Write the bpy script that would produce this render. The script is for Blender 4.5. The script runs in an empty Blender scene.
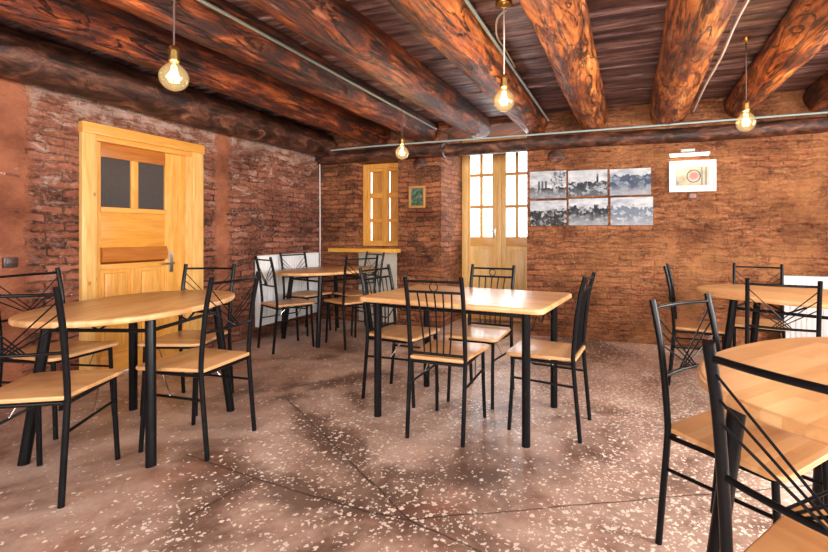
import bpy, bmesh, math, random
from mathutils import Vector, Matrix, noise
R = math.radians
SC = bpy.context.scene
COL = SC.collection
random.seed(7)

# ------------------------------------------------------------------ tagging
def tag(o, label=None, cat=None, group=None, kind=None):
    if label: o['label'] = label
    if cat: o['category'] = cat
    if group: o['group'] = group
    if kind: o['kind'] = kind
    return o

def empty(name, loc=(0, 0, 0), rz=0):
    o = bpy.data.objects.new(name, None)
    o.empty_display_size = .1
    COL.objects.link(o)
    o.location = loc
    o.rotation_euler = (0, 0, rz)
    return o

def kids(o):
    return [c for c in COL.objects if c.parent == o]

def copy_tree(o, parent=None):
    c = o.copy()
    COL.objects.link(c)
    if parent is not None:
        c.parent = parent
    for ch in kids(o):
        copy_tree(ch, c)
    return c

# ------------------------------------------------------------------ mesh building
class MB:
    def __init__(s):
        s.bm = bmesh.new()

    def box(s, x0, x1, y0, y1, z0, z1, bev=0, rot=None, piv=None):
        vs = [s.bm.verts.new((x, y, z)) for x in (x0, x1) for y in (y0, y1) for z in (z0, z1)]
        q = [(0, 1, 3, 2), (4, 6, 7, 5), (0, 4, 5, 1), (2, 3, 7, 6), (0, 2, 6, 4), (1, 5, 7, 3)]
        fs = [s.bm.faces.new([vs[i] for i in f]) for f in q]
        if rot is not None:
            bmesh.ops.rotate(s.bm, verts=vs, cent=piv or ((x0+x1)/2, (y0+y1)/2, (z0+z1)/2), matrix=rot)
        if bev:
            es = list({e for f in fs for e in f.edges})
            bmesh.ops.bevel(s.bm, geom=es, offset=bev, segments=2, affect='EDGES', profile=.6)
        return s

    def prism(s, pts, z0, z1, bev=0, seg=3):
        vs = [s.bm.verts.new((p[0], p[1], z0)) for p in pts]
        f = s.bm.faces.new(vs)
        ret = bmesh.ops.extrude_face_region(s.bm, geom=[f])
        nv = [g for g in ret['geom'] if isinstance(g, bmesh.types.BMVert)]
        for v in nv: v.co.z = z1
        if bev:
            ns = set(nv)
            vset = set(vs)
            es = [e for v in nv + vs for e in v.link_edges
                  if (e.verts[0] in ns and e.verts[1] in ns) or (e.verts[0] in vset and e.verts[1] in vset)]
            bmesh.ops.bevel(s.bm, geom=list(set(es)), offset=bev, segments=seg, affect='EDGES', profile=.5)
        return s

    def tube(s, pts, r, n=12, closed=False, cap=True):
        pts = [Vector(p) for p in pts]
        rr = r if isinstance(r, (list, tuple)) else [r]*len(pts)
        N = len(pts)
        rings = []
        up = None
        for i, p in enumerate(pts):
            if closed:
                t = (pts[(i+1) % N]-pts[i-1]).normalized()
            else:
                a = pts[max(i-1, 0)]; b = pts[min(i+1, N-1)]
                t = (b-a).normalized()
            if up is None:
                up = Vector((1, 0, 0)) if abs(t.x) < .8 else Vector((0, 1, 0))
            u = (up-t*up.dot(t)).normalized()
            up = u
            w = t.cross(u)
            rings.append([s.bm.verts.new(p+rr[i]*(math.cos(k*2*math.pi/n)*u+math.sin(k*2*math.pi/n)*w)) for k in range(n)])
        for i in range(N if closed else N-1):
            A, B = rings[i], rings[(i+1) % N]
            for k in range(n):
                s.bm.faces.new((A[k], A[(k+1) % n], B[(k+1) % n], B[k]))
        if cap and not closed:
            s.bm.faces.new(rings[0][::-1])
            s.bm.faces.new(rings[-1])
        return s

    def lathe(s, prof, n=24, c=(0, 0, 0)):
        rings = []
        for (r, z) in prof:
            if r < 1e-5:
                rings.append([s.bm.verts.new((c[0], c[1], c[2]+z))])
            else:
                rings.append([s.bm.verts.new((c[0]+r*math.cos(k*2*math.pi/n), c[1]+r*math.sin(k*2*math.pi/n), c[2]+z)) for k in range(n)])
        for A, B in zip(rings, rings[1:]):
            for k in range(n):
                if len(A) == 1 and len(B) == 1: break
                if len(A) == 1: s.bm.faces.new((A[0], B[k], B[(k+1) % n]))
                elif len(B) == 1: s.bm.faces.new((A[k], A[(k+1) % n], B[0]))
                else: s.bm.faces.new((A[k], A[(k+1) % n], B[(k+1) % n], B[k]))
        return s

    def ring(s, c, rad, r, axis='y', n=20):
        pts = []
        for k in range(n):
            a = k*2*math.pi/n
            d = (rad*math.cos(a), 0, rad*math.sin(a)) if axis == 'y' else (0, rad*math.cos(a), rad*math.sin(a))
            pts.append((c[0]+d[0], c[1]+d[1], c[2]+d[2]))
        return s.tube(pts, r, 6, closed=True)

    def build(s, name, mat, parent=None, smooth=True, ang=40):
        bmesh.ops.recalc_face_normals(s.bm, faces=s.bm.faces)
        me = bpy.data.meshes.new(name)
        s.bm.to_mesh(me)
        s.bm.free()
        if mat: me.materials.append(mat)
        if smooth:
            for p in me.polygons: p.use_smooth = True
            me.set_sharp_from_angle(angle=R(ang))
        o = bpy.data.objects.new(name, me)
        COL.objects.link(o)
        if parent is not None: o.parent = parent
        return o

def rpoly(pts, r, n=6):
    """polygon with rounded corners"""
    out = []
    N = len(pts)
    for i in range(N):
        p = Vector(pts[i]); a = (Vector(pts[i-1])-p); b = (Vector(pts[(i+1) % N])-p)
        a.normalize(); b.normalize()
        rr = r[i] if isinstance(r, (list, tuple)) else r
        th = a.angle(b)
        d = rr/math.tan(th/2)
        c = p+(a+b).normalized()*(rr/math.sin(th/2))
        s0 = p+a*d; s1 = p+b*d
        a0 = math.atan2(s0.y-c.y, s0.x-c.x); a1 = math.atan2(s1.y-c.y, s1.x-c.x)
        da = (a1-a0+math.pi) % (2*math.pi)-math.pi
        for k in range(n+1):
            t = a0+da*k/n
            out.append((c.x+rr*math.cos(t), c.y+rr*math.sin(t)))
    return out

# ------------------------------------------------------------------ node helpers
class NT:
    def __init__(s, name):
        s.m = bpy.data.materials.new(name)
        s.m.use_nodes = True
        s.t = s.m.node_tree
        s.b = s.t.nodes['Principled BSDF']
        s._oc = None

    def n(s, typ, **kw):
        nd = s.t.nodes.new(typ)
        for k, v in kw.items():
            if hasattr(nd, k): setattr(nd, k, v)
        return nd

    def set(s, sock, v):
        if v is None: return
        if isinstance(v, bpy.types.NodeSocket): s.t.links.new(v, sock)
        elif isinstance(v, (tuple, list)) and sock.type == 'RGBA': sock.default_value = (*v[:3], 1)
        else: sock.default_value = v

    @property
    def co(s):
        if s._oc is None: s._oc = s.n('ShaderNodeTexCoord').outputs['Object']
        return s._oc

    def sep(s, v):
        nd = s.n('ShaderNodeSeparateXYZ'); s.set(nd.inputs[0], v)
        return nd.outputs
    def comb(s, x=0, y=0, z=0):
        nd = s.n('ShaderNodeCombineXYZ')
        for i, v in enumerate((x, y, z)): s.set(nd.inputs[i], v)
        return nd.outputs[0]
    def math(s, op, a, b=None, c=None, clamp=False):
        nd = s.n('ShaderNodeMath', operation=op); nd.use_clamp = clamp
        s.set(nd.inputs[0], a)
        if b is not None: s.set(nd.inputs[1], b)
        if c is not None: s.set(nd.inputs[2], c)
        return nd.outputs[0]
    def vmath(s, op, a, b=None):
        nd = s.n('ShaderNodeVectorMath', operation=op)
        s.set(nd.inputs[0], a)
        if b is not None: s.set(nd.inputs[1], b)
        return nd.outputs[0]
    def noise(s, v, scale, detail=4, rough=.55, dist=0, color=False):
        nd = s.n('ShaderNodeTexNoise')
        s.set(nd.inputs['Vector'], v); nd.inputs['Scale'].default_value = scale
        nd.inputs['Detail'].default_value = detail; nd.inputs['Roughness'].default_value = rough
        nd.inputs['Distortion'].default_value = dist
        return nd.outputs['Color'] if color else nd.outputs['Fac']
    def ramp(s, f, stops, interp='LINEAR'):
        nd = s.n('ShaderNodeValToRGB'); s.set(nd.inputs[0], f)
        cr = nd.color_ramp; cr.interpolation = interp
        while len(cr.elements) < len(stops): cr.elements.new(.5)
        for e, (p, c) in zip(cr.elements, stops):
            e.position = p
            e.color = (*c, 1) if isinstance(c, (tuple, list)) else (c, c, c, 1)
        return nd.outputs[0]
    def step(s, f, lo, hi):
        nd = s.n('ShaderNodeMapRange'); nd.clamp = True
        s.set(nd.inputs[0], f); nd.inputs[1].default_value = lo; nd.inputs[2].default_value = hi
        nd.inputs[3].default_value = 0; nd.inputs[4].default_value = 1
        return nd.outputs[0]
    def mix(s, f, a, b, mode='MIX'):
        nd = s.n('ShaderNodeMix', data_type='RGBA', blend_type=mode)
        s.set(nd.inputs[0], f); s.set(nd.inputs[6], a); s.set(nd.inputs[7], b)
        return nd.outputs[2]
    def bump(s, h, strength=.5, dist=.01):
        nd = s.n('ShaderNodeBump'); s.set(nd.inputs['Height'], h)
        nd.inputs['Strength'].default_value = strength; nd.inputs['Distance'].default_value = dist
        s.set(s.b.inputs['Normal'], nd.outputs[0])
    def out(s, color=None, rough=None, metal=None, spec=None, coat=None):
        if color is not None: s.set(s.b.inputs['Base Color'], color)
        if rough is not None: s.set(s.b.inputs['Roughness'], rough)
        if metal is not None: s.set(s.b.inputs['Metallic'], metal)
        if spec is not None: s.set(s.b.inputs['Specular IOR Level'], spec)
        if coat is not None: s.set(s.b.inputs['Coat Weight'], coat)
        return s.m

def simple(name, color, rough=.5, metal=0, spec=.5):
    return NT(name).out(color, rough, metal, spec)

# ------------------------------------------------------------------ materials
def brick_mat(name, kind):
    t = NT(name)
    x, y, z = t.sep(t.co)
    u = t.math('ADD', x, y)
    p0 = t.comb(u, z, 0)
    wob = t.noise(p0, 3.0, 3, .5, color=True)
    wob2 = t.noise(p0, 11.0, 3, .6, color=True)
    d = t.vmath('ADD', t.vmath('MULTIPLY', t.vmath('SUBTRACT', wob, (.5, .5, .5)), (.10, .075, 0)),
                t.vmath('MULTIPLY', t.vmath('SUBTRACT', wob2, (.5, .5, .5)), (.045, .03, 0)))
    p = t.vmath('ADD', p0, d)
    br = t.n('ShaderNodeTexBrick')
    br.offset = .5; br.squash = 1
    t.set(br.inputs['Vector'], p)
    br.inputs['Scale'].default_value = 1
    br.inputs['Brick Width'].default_value = .23
    br.inputs['Row Height'].default_value = .062
    br.inputs['Mortar Size'].default_value = .011
    br.inputs['Mortar Smooth'].default_value = .8
    br.inputs['Bias'].default_value = -.05
    t.set(br.inputs['Color1'], (0, 0, 0)); t.set(br.inputs['Color2'], (1, 1, 1)); t.set(br.inputs['Mortar'], (.5, .5, .5))
    tone = t.sep(br.outputs['Color'])[0]
    mort = br.outputs['Fac']
    fine = t.noise(p0, 38, 5, .65)
    mid = t.noise(p0, 9, 5, .6)
    big = t.noise(p0, 1.6, 4, .55)
    pal = PAL[kind]
    bc = t.ramp(t.math('ADD', t.math('MULTIPLY', tone, .55), t.math('MULTIPLY', t.math('SUBTRACT', mid, .25), .75)), pal['brick'])
    bc = t.mix(t.math('MULTIPLY', t.step(fine, .40, .70), .55), bc, pal['spall'])
    holes = t.step(t.noise(t.vmath('MULTIPLY', p, (1, 3.2, 1)), 7, 5, .62), .60, .70)
    bc = t.mix(t.math('MULTIPLY', holes, pal['dark']), bc, (.022, .013, .011))
    streak = t.noise(t.vmath('MULTIPLY', p, (1, 4.5, 1)), 8, 7, .68, .4)
    # worn stretches where old daub blurs the courses
    worn = t.noise(t.vmath('ADD', p0, (4.3, 2.2, 0)), 2.3, 6, .66)
    if kind == 'back':
        worn = t.math('ADD', worn, t.math('SUBTRACT', t.math('MULTIPLY', t.step(x, -1.6, .2), .22), .02))
    elif kind == 'left':
        worn = t.math('ADD', worn, t.math('SUBTRACT', t.math('MULTIPLY', t.step(z, 1.0, 2.3), .26), .10))
    worn = t.math('MULTIPLY', t.step(worn, .46, .60), pal['worn'])
    mc = t.mix(t.step(t.noise(p0, 6, 6, .7), .42, .60), pal['joint_shade'], pal['mort'][0])  # dark tone paints the shade of deep joints into the mortar colour
    mc = t.mix(t.step(fine, .5, .72), mc, pal['mort'][1])
    c = t.mix(mort, bc, mc)
    wc = t.ramp(t.math('ADD', t.math('MULTIPLY', streak, .75), t.math('MULTIPLY', fine, .25)), pal['wornc'])
    c = t.mix(t.math('MULTIPLY', worn, t.math('ADD', .55, t.math('MULTIPLY', fine, .5), clamp=True)), c, wc)
    # lime wash and mortar smears of irregular outline
    sm = t.step(t.noise(t.vmath('MULTIPLY', p0, (1, 2.2, 1)), 5.2, 8, .72, .6), pal['smear'], pal['smear']+.10)
    if kind == 'left':
        sm = t.math('MULTIPLY', sm, t.math('ADD', .35, t.step(z, .9, 2.1)), clamp=True)
        top = t.step(t.math('ADD', t.math('SUBTRACT', z, 2.05), t.math('MULTIPLY', t.math('SUBTRACT', t.noise(t.vmath('MULTIPLY', p0, (1, 2, 1)), 5, 7, .7), .5), 1.1)), .0, .12)
        sm = t.math('MAXIMUM', sm, t.math('MULTIPLY', top, .8))
    c = t.mix(t.math('MULTIPLY', sm, .75), c, t.mix(fine, pal['smearc'], pal['mort'][1]))
    # plaster coat
    if kind == 'left':
        def strip(a, b, w=.05):
            uu = t.math('ADD', y, t.math('MULTIPLY', t.math('SUBTRACT', t.noise(p0, 5, 5, .7), .5), .22))
            return t.math('MULTIPLY', t.step(uu, a-w/2, a+w/2), t.math('SUBTRACT', 1, t.step(uu, b-w/2, b+w/2)))
        pm = t.math('MAXIMUM', strip(1.2, 1.93), strip(3.44, 3.60))
        pm = t.math('MULTIPLY', pm, t.step(t.noise(p0, 6, 6, .7), .28, .38))
    elif kind == 'back':
        # mud daub spread over the right-hand stretch of the wall
        pm = t.math('MULTIPLY', t.step(x, -1.0, .3), t.step(t.noise(t.vmath('MULTIPLY', p0, (1, .8, 1)), 2.2, 7, .66), .47, .60))
        pm = t.math('MULTIPLY', pm, .6)
    else:
        pm = t.math('MULTIPLY', t.step(big, .55, .68), .5)
    pc = t.mix(t.step(mid, .3, .7), pal['plas'][0], pal['plas'][1])
    pc = t.mix(t.math('MULTIPLY', t.step(fine, .5, .75), .3), pc, pal['plas'][2])
    c = t.mix(pm, c, pc)
    if kind != 'plain':
        # whole courses fired or smoked darker than others
        tn = t.ramp(t.noise(t.vmath('ADD', t.vmath('MULTIPLY', p0, (1, 1.25, 1)), (1.7, 5.2, 0)), 1.7, 5, .62), [(.34, (.42, .35, .33)), (.50, (.78, .74, .72)), (.64, (1.0, .98, .96))])
        c = t.mix(1, c, tn, 'MULTIPLY')
    # chalk flecks
    fl = t.step(t.noise(t.vmath('MULTIPLY', p0, (1, 2.6, 1)), 13, 3, .5), .735, .76)
    c = t.mix(t.math('MULTIPLY', fl, pal['fleck']), c, (.75, .7, .68))
    h = t.math('ADD', t.math('MULTIPLY', t.math('SUBTRACT', 1, mort), t.math('SUBTRACT', 1.0, t.math('MULTIPLY', worn, .75))),
               t.math('ADD', t.math('MULTIPLY', fine, .55), t.math('MULTIPLY', mid, .9)))
    h = t.math('SUBTRACT', h, t.math('MULTIPLY', holes, .9))
    hp = t.math('ADD', 1.4, t.math('ADD', t.math('MULTIPLY', fine, .25), t.math('MULTIPLY', mid, .5)))
    hh = t.n('ShaderNodeMix', data_type='FLOAT')
    t.set(hh.inputs[0], pm); t.set(hh.inputs[2], h); t.set(hh.inputs[3], hp)
    t.bump(t.math('ADD', hh.outputs[0], t.math('MULTIPLY', streak, .5)), .75, .022)
    return t.out(c, .85, spec=.25)

PAL = {
 'left': dict(joint_shade=(.040, .016, .011), brick=[(.15, (.065, .020, .012)), (.40, (.23, .066, .034)), (.60, (.37, .125, .072)), (.9, (.46, .20, .13))],
              worn=.75, wornc=[(.34, (.065, .025, .016)), (.46, (.24, .088, .050)), (.56, (.38, .175, .115)), (.68, (.62, .43, .35))],
              spall=(.43, .22, .15), dark=.95, mort=((.20, .085, .055), (.52, .35, .28)), smear=.545, smearc=(.70, .57, .50),
              plas=((.40, .150, .078), (.31, .108, .056), (.48, .24, .155)), fleck=.7),
 'back': dict(joint_shade=(.06, .022, .011), brick=[(.15, (.06, .020, .011)), (.42, (.24, .070, .032)), (.62, (.37, .125, .058)), (.9, (.46, .20, .095))],
              worn=.72, wornc=[(.36, (.06, .024, .013)), (.46, (.22, .085, .036)), (.55, (.42, .185, .078)), (.66, (.58, .33, .17))],
              spall=(.42, .20, .10), dark=.85, mort=((.22, .09, .045), (.42, .23, .13)), smear=.60, smearc=(.52, .32, .20),
              plas=((.45, .215, .085), (.34, .15, .058), (.54, .30, .15)), fleck=.8),
 'plain': dict(joint_shade=(.05, .022, .017), brick=[(.15, (.06, .02, .014)), (.45, (.22, .07, .045)), (.9, (.42, .18, .11))],
              worn=.6, wornc=[(.34, (.055, .020, .014)), (.46, (.20, .070, .043)), (.56, (.33, .14, .095)), (.68, (.56, .36, .29))],
              spall=(.40, .22, .16), dark=.6, mort=((.27, .14, .10), (.46, .31, .25)), smear=.6, smearc=(.62, .48, .42),
              plas=((.40, .165, .10), (.33, .13, .08), (.48, .25, .17)), fleck=.6),
}

# x0, y0, x1, y1, 1 = grimy crack / 0 = clean crack / 2 = dark band without a crack
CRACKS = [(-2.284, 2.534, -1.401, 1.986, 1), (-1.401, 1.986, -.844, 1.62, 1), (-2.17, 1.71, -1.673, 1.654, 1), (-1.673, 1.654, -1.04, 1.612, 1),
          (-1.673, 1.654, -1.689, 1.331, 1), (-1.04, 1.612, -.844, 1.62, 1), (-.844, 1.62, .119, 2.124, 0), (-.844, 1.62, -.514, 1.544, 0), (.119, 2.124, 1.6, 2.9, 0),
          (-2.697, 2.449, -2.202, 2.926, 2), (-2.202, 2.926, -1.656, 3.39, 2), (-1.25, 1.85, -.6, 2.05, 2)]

def floor_mat():
    t = NT('polished_concrete')
    x, y, z = t.sep(t.co)
    p = t.comb(x, y, 0)
    big = t.noise(t.vmath('ADD', p, (.4, .9, 0)), 1.0, 6, .62, 1.1)
    mid = t.noise(p, 3.2, 6, .65, .3)
    fine = t.noise(p, 45, 4, .6)
    a = t.math('ADD', t.math('MULTIPLY', big, .65), t.math('MULTIPLY', mid, .35))
    c = t.ramp(a, [(.36, (.09, .050, .036)), (.43, (.24, .145, .11)), (.50, (.46, .31, .245)), (.61, (.66, .485, .40))])
    c = t.mix(t.math('MULTIPLY', t.step(fine, .35, .7), .22), c, (.13, .075, .06))
    # settled cracks in the screed, damp-dark and grimy along them, plus crackless dark bands
    CR = CRACKS
    wp = t.vmath('ADD', p, t.vmath('MULTIPLY', t.vmath('SUBTRACT', t.noise(p, 3.5, 5, .6, color=True), (.5, .5, .5)), (.05, .05, 0)))
    wp = t.vmath('MULTIPLY', wp, (1, 1, 0))
    dmin = None; dband = None
    for (ax, ay, bx_, by_, band) in CR:
        d = (bx_-ax, by_-ay, 0); L2 = d[0]**2+d[1]**2
        pa = t.vmath('SUBTRACT', wp, (ax, ay, 0))
        dt = t.n('ShaderNodeVectorMath', operation='DOT_PRODUCT'); t.set(dt.inputs[0], pa); t.set(dt.inputs[1], d)
        h_ = t.math('DIVIDE', dt.outputs['Value'], L2, clamp=True)
        pr = t.n('ShaderNodeVectorMath', operation='SCALE'); pr.inputs[0].default_value = d; t.set(pr.inputs['Scale'], h_)
        ln = t.n('ShaderNodeVectorMath', operation='LENGTH'); t.set(ln.inputs[0], t.vmath('SUBTRACT', pa, pr.outputs[0]))
        if band != 2: dmin = ln.outputs['Value'] if dmin is None else t.math('MINIMUM', dmin, ln.outputs['Value'])
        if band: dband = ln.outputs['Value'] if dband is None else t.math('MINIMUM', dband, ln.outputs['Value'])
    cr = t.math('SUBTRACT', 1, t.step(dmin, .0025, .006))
    dark_band = t.math('SUBTRACT', 1, t.step(t.math('ADD', dband, t.math('MULTIPLY', t.math('SUBTRACT', t.noise(p, 2.6, 6, .62, .5), .5), .75)), .02, .15))
    c = t.mix(t.math('MULTIPLY', dark_band, .8), c, t.mix(fine, (.075, .042, .030), (.125, .074, .055)))
    # reddish wear
    c = t.mix(t.math('MULTIPLY', t.step(t.noise(p, 2.1, 6, .7), .53, .74), .5), c, (.42, .15, .085))
    # marble chips
    def chips(scale, thr, rad, seed):
        v = t.n('ShaderNodeTexVoronoi', feature='F1'); v.inputs['Randomness'].default_value = 1
        q = t.vmath('ADD', t.vmath('ADD', p, (seed, seed*1.7, 0)), t.vmath('MULTIPLY', t.vmath('SUBTRACT', t.noise(p, 60, 2, .5, color=True), (.5, .5, .5)), (.030, .030, 0)))
        t.set(v.inputs['Vector'], q); v.inputs['Scale'].default_value = scale
        cs = t.sep(v.outputs['Color'])
        size = t.math('MULTIPLY', cs[1], rad)
        inside = t.math('LESS_THAN', v.outputs['Distance'], size)
        return inside, cs[0]
    # density follows where the old screed is worn down to the chips
    dens = t.noise(t.vmath('ADD', p, (3.1, 1.3, 0)), .95, 4, .6)
    side = t.step(t.math('ADD', x, t.math('MULTIPLY', t.math('SUBTRACT', dens, .5), 2.2)), -2.3, .3)
    thr = t.math('ADD', .09, t.math('MULTIPLY', t.math('MULTIPLY', side, t.step(dens, .26, .56)), .85))
    tot = None
    for sc, rad, seed in ((44, .50, 0), (80, .52, 5.3), (30, .36, 9.1)):
        ins, rnd = chips(sc, 0, rad, seed)
        m = t.math('MULTIPLY', ins, t.math('LESS_THAN', rnd, thr if sc != 30 else t.math('MULTIPLY', thr, .45)))
        tot = m if tot is None else t.math('MAXIMUM', tot, m)
    c = t.mix(t.math('MULTIPLY', tot, .92), c, t.mix(fine, (.78, .66, .55), (.95, .90, .82)))
    c = t.mix(t.math('MULTIPLY', cr, .8), c, (.055, .033, .026))
    t.bump(t.math('SUBTRACT', t.math('ADD', t.math('MULTIPLY', mid, .5), t.math('MULTIPLY', fine, .12)), cr), .25, .006)
    rg = t.math('ADD', .26, t.math('MULTIPLY', mid, .3))
    return t.out(c, rg, spec=.5)

def log_mat():
    t = NT('varnished_log')
    oi = t.n('ShaderNodeObjectInfo')
    rnd = oi.outputs['Random']
    x, y, z = t.sep(t.co)
    off = t.math('MULTIPLY', rnd, 37)
    q = t.comb(x, t.math('ADD', t.math('MULTIPLY', y, .16), off), z)
    q2 = t.comb(x, t.math('ADD', t.math('MULTIPLY', y, .5), off), z)
    g1 = t.noise(q, 9, 7, .68, 1.2)
    g2 = t.noise(q, 34, 5, .6, .4)
    bl = t.noise(q2, 4.2, 6, .66, 1.0)
    sp = t.noise(q2, 17, 5, .6)
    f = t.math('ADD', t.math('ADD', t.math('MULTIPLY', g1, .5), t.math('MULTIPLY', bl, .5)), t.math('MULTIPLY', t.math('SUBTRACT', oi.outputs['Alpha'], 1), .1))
    c = t.ramp(f, [(.36, (.012, .005, .004)), (.45, (.055, .014, .007)), (.52, (.19, .050, .014)), (.59, (.42, .145, .035)), (.70, (.68, .34, .12))])
    c = t.mix(t.step(g2, .53, .72), c, (.035, .012, .008))
    c = t.mix(t.math('MULTIPLY', t.step(sp, .62, .72), .7), c, (.03, .012, .008))
    c = t.mix(t.math('MULTIPLY', t.step(t.noise(q, 22, 3, .5), .64, .72), .35), c, (.55, .34, .22))
    cn = t.noise(q, 5.5, 6, .62, 2.2)
    ck = t.math('SUBTRACT', 1, t.step(t.math('ABSOLUTE', t.math('SUBTRACT', cn, .5)), .006, .022))
    c = t.mix(t.math('MULTIPLY', ck, .85), c, (.012, .006, .005))
    c = t.mix(1, c, oi.outputs['Color'], 'MULTIPLY')   # own timber colour per log; right-hand tints also have highlight painted in
    t.bump(t.math('ADD', t.math('MULTIPLY', g1, 1.0), t.math('SUBTRACT', t.math('ADD', t.math('MULTIPLY', g2, .6), t.math('MULTIPLY', sp, .5)), ck)), 1.0, .03)
    return t.out(c, t.math('ADD', .28, t.math('MULTIPLY', g2, .3)), spec=.5)

def dark_log_mat():
    t = NT('dark_smoked_log')
    x, y, z = t.sep(t.co)
    q = t.comb(t.math('MULTIPLY', x, .35), t.math('MULTIPLY', y, .35), z)
    g1 = t.noise(q, 13, 7, .68, .8)
    g2 = t.noise(q, 40, 5, .6)
    c = t.ramp(g1, [(.36, (.010, .005, .004)), (.48, (.050, .018, .011)), (.58, (.14, .050, .028)), (.70, (.28, .13, .08))])
    c = t.mix(t.step(g2, .55, .72), c, (.025, .011, .009))
    t.bump(t.math('ADD', g1, t.math('MULTIPLY', g2, .5)), .8, .02)
    return t.out(c, .42, spec=.5)

def plank_mat():
    t = NT('smoked_ceiling_boards')
    x, y, z = t.sep(t.co)
    q = t.comb(t.math('MULTIPLY', x, .13), y, z)
    g1 = t.noise(q, 16, 7, .7, .6)
    g2 = t.noise(q, 55, 4, .6)
    bd = t.noise(t.comb(0, t.math('MULTIPLY', y, 1), 0), 6, 2, .5)
    f = t.math('ADD', t.math('MULTIPLY', g1, .75), t.math('MULTIPLY', bd, .25))
    c = t.ramp(f, [(.38, (.022, .012, .014)), (.47, (.10, .052, .054)), (.54, (.24, .14, .14)), (.64, (.52, .38, .37))])
    c = t.mix(t.math('MULTIPLY', t.step(t.noise(q, 5, 5, .6), .52, .7), .6), c, (.13, .045, .026))
    c = t.mix(t.step(g2, .57, .74), c, (.016, .009, .010))
    t.bump(t.math('ADD', g1, t.math('MULTIPLY', g2, .5)), .8, .02)
    return t.out(c, .38, spec=.5)

def board_wood(name, cols, sx=.42, row=.042, gscale=1.0, rough=.32):
    """edge-glued strips running along local x"""
    t = NT(name)
    x, y, z = t.sep(t.co)
    p = t.comb(x, y, 0)
    br = t.n('ShaderNodeTexBrick'); br.offset = .37
    t.set(br.inputs['Vector'], p)
    br.inputs['Scale'].default_value = 1; br.inputs['Brick Width'].default_value = sx; br.inputs['Row Height'].default_value = row
    br.inputs['Mortar Size'].default_value = 0.0; br.inputs['Bias'].default_value = 0
    t.set(br.inputs['Color1'], (0, 0, 0)); t.set(br.inputs['Color2'], (1, 1, 1))
    tone = t.sep(br.outputs['Color'])[0]
    q = t.comb(t.math('MULTIPLY', x, .09), t.math('ADD', y, t.math('MULTIPLY', tone, 3)), z)
    g = t.noise(q, 38*gscale, 5, .6, .6)
    g2 = t.noise(q, 120*gscale, 3, .6)
    f = t.math('ADD', t.math('MULTIPLY', tone, .38), t.math('ADD', t.math('MULTIPLY', g, .5), t.math('MULTIPLY', g2, .2)))
    c = t.ramp(f, [(.2, cols[0]), (.5, cols[1]), (.85, cols[2])])
    t.bump(g2, .05, .002)
    return t.out(c, rough, spec=.5)

def pine_mat(name, cols, axis='z', rough=.35):
    t = NT(name)
    x, y, z = t.sep(t.co)
    if axis == 'z': q = t.comb(x, y, t.math('MULTIPLY', z, .10))
    elif axis == 'y': q = t.comb(x, t.math('MULTIPLY', y, .10), z)
    else: q = t.comb(t.math('MULTIPLY', x, .10), y, z)
    g = t.noise(q, 22, 5, .6, 1.4)
    g2 = t.noise(q, 80, 3, .6)
    f = t.math('ADD', t.math('MULTIPLY', g, .8), t.math('MULTIPLY', g2, .2))
    c = t.ramp(f, [(.3, cols[0]), (.5, cols[1]), (.7, cols[2])])
    v = t.n('ShaderNodeTexVoronoi'); t.set(v.inputs['Vector'], t.vmath('MULTIPLY', t.co, (1, 1, .7) if axis == 'z' else (1, .7, .8))); v.inputs['Scale'].default_value = 4.5
    kn = t.math('MULTIPLY', t.math('SUBTRACT', 1, t.step(v.outputs['Distance'], .03, .07)), t.math('LESS_THAN', t.sep(v.outputs['Color'])[0], .35))
    c = t.mix(t.math('MULTIPLY', kn, .7), c, (.22, .075, .02))
    return t.out(c, rough, spec=.5)

def glass_mat(name='clear_window_glass', tint=(1, 1, 1), refl=.08):
    t = NT(name)
    t.t.nodes.remove(t.b)
    tr = t.n('ShaderNodeBsdfTransparent'); tr.inputs[0].default_value = (*tint, 1)
    gl = t.n('ShaderNodeBsdfGlossy'); gl.inputs['Roughness'].default_value = .02
    mx = t.n('ShaderNodeMixShader'); mx.inputs[0].default_value = refl
    t.t.links.new(tr.outputs[0], mx.inputs[1]); t.t.links.new(gl.outputs[0], mx.inputs[2])
    t.t.links.new(mx.outputs[0], t.t.nodes['Material Output'].inputs[0])
    return t.m

def emit_mat(name, col, st):
    t = NT(name)
    t.b.inputs['Base Color'].default_value = (*col, 1)
    t.b.inputs['Emission Color'].default_value = (*col, 1)
    t.b.inputs['Emission Strength'].default_value = st
    return t.m

M = {}
M['brick_left'] = brick_mat('old_brick_left', 'left')
M['brick_back'] = brick_mat('old_brick_back', 'back')
M['brick_plain'] = brick_mat('old_brick', 'plain')
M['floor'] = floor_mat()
M['log'] = log_mat()
M['darklog'] = dark_log_mat()
M['plank'] = plank_mat()
M['beech'] = board_wood('beech_board', ((.46, .205, .075), (.63, .335, .14), (.76, .47, .235)))
M['seatwood'] = board_wood('beech_seat', ((.44, .20, .075), (.58, .30, .12), (.68, .40, .19)), .34, .05)
M['pine'] = pine_mat('honey_pine', ((.60, .24, .035), (.72, .35, .07), (.80, .46, .14)))
M['pine_h'] = pine_mat('honey_pine_rails', ((.60, .24, .035), (.70, .32, .06), (.78, .42, .11)), 'y')
M['pine_deep'] = pine_mat('amber_pine', ((.30, .085, .010), (.40, .125, .016), (.50, .18, .03)), 'y')
M['pine_case'] = pine_mat('pale_honey_pine', ((.60, .29, .07), (.72, .42, .13), (.80, .53, .22)))
M['pine_amber'] = pine_mat('amber_pine_panel', ((.55, .20, .02), (.66, .28, .035), (.74, .36, .07)), 'y')
M['pine_pale'] = pine_mat('pale_pine', ((.64, .36, .115), (.76, .48, .175), (.84, .60, .27)))
M['pine_pale_h'] = pine_mat('pale_pine_rails', ((.56, .26, .06), (.68, .36, .10), (.76, .46, .16)), 'x')
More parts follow.
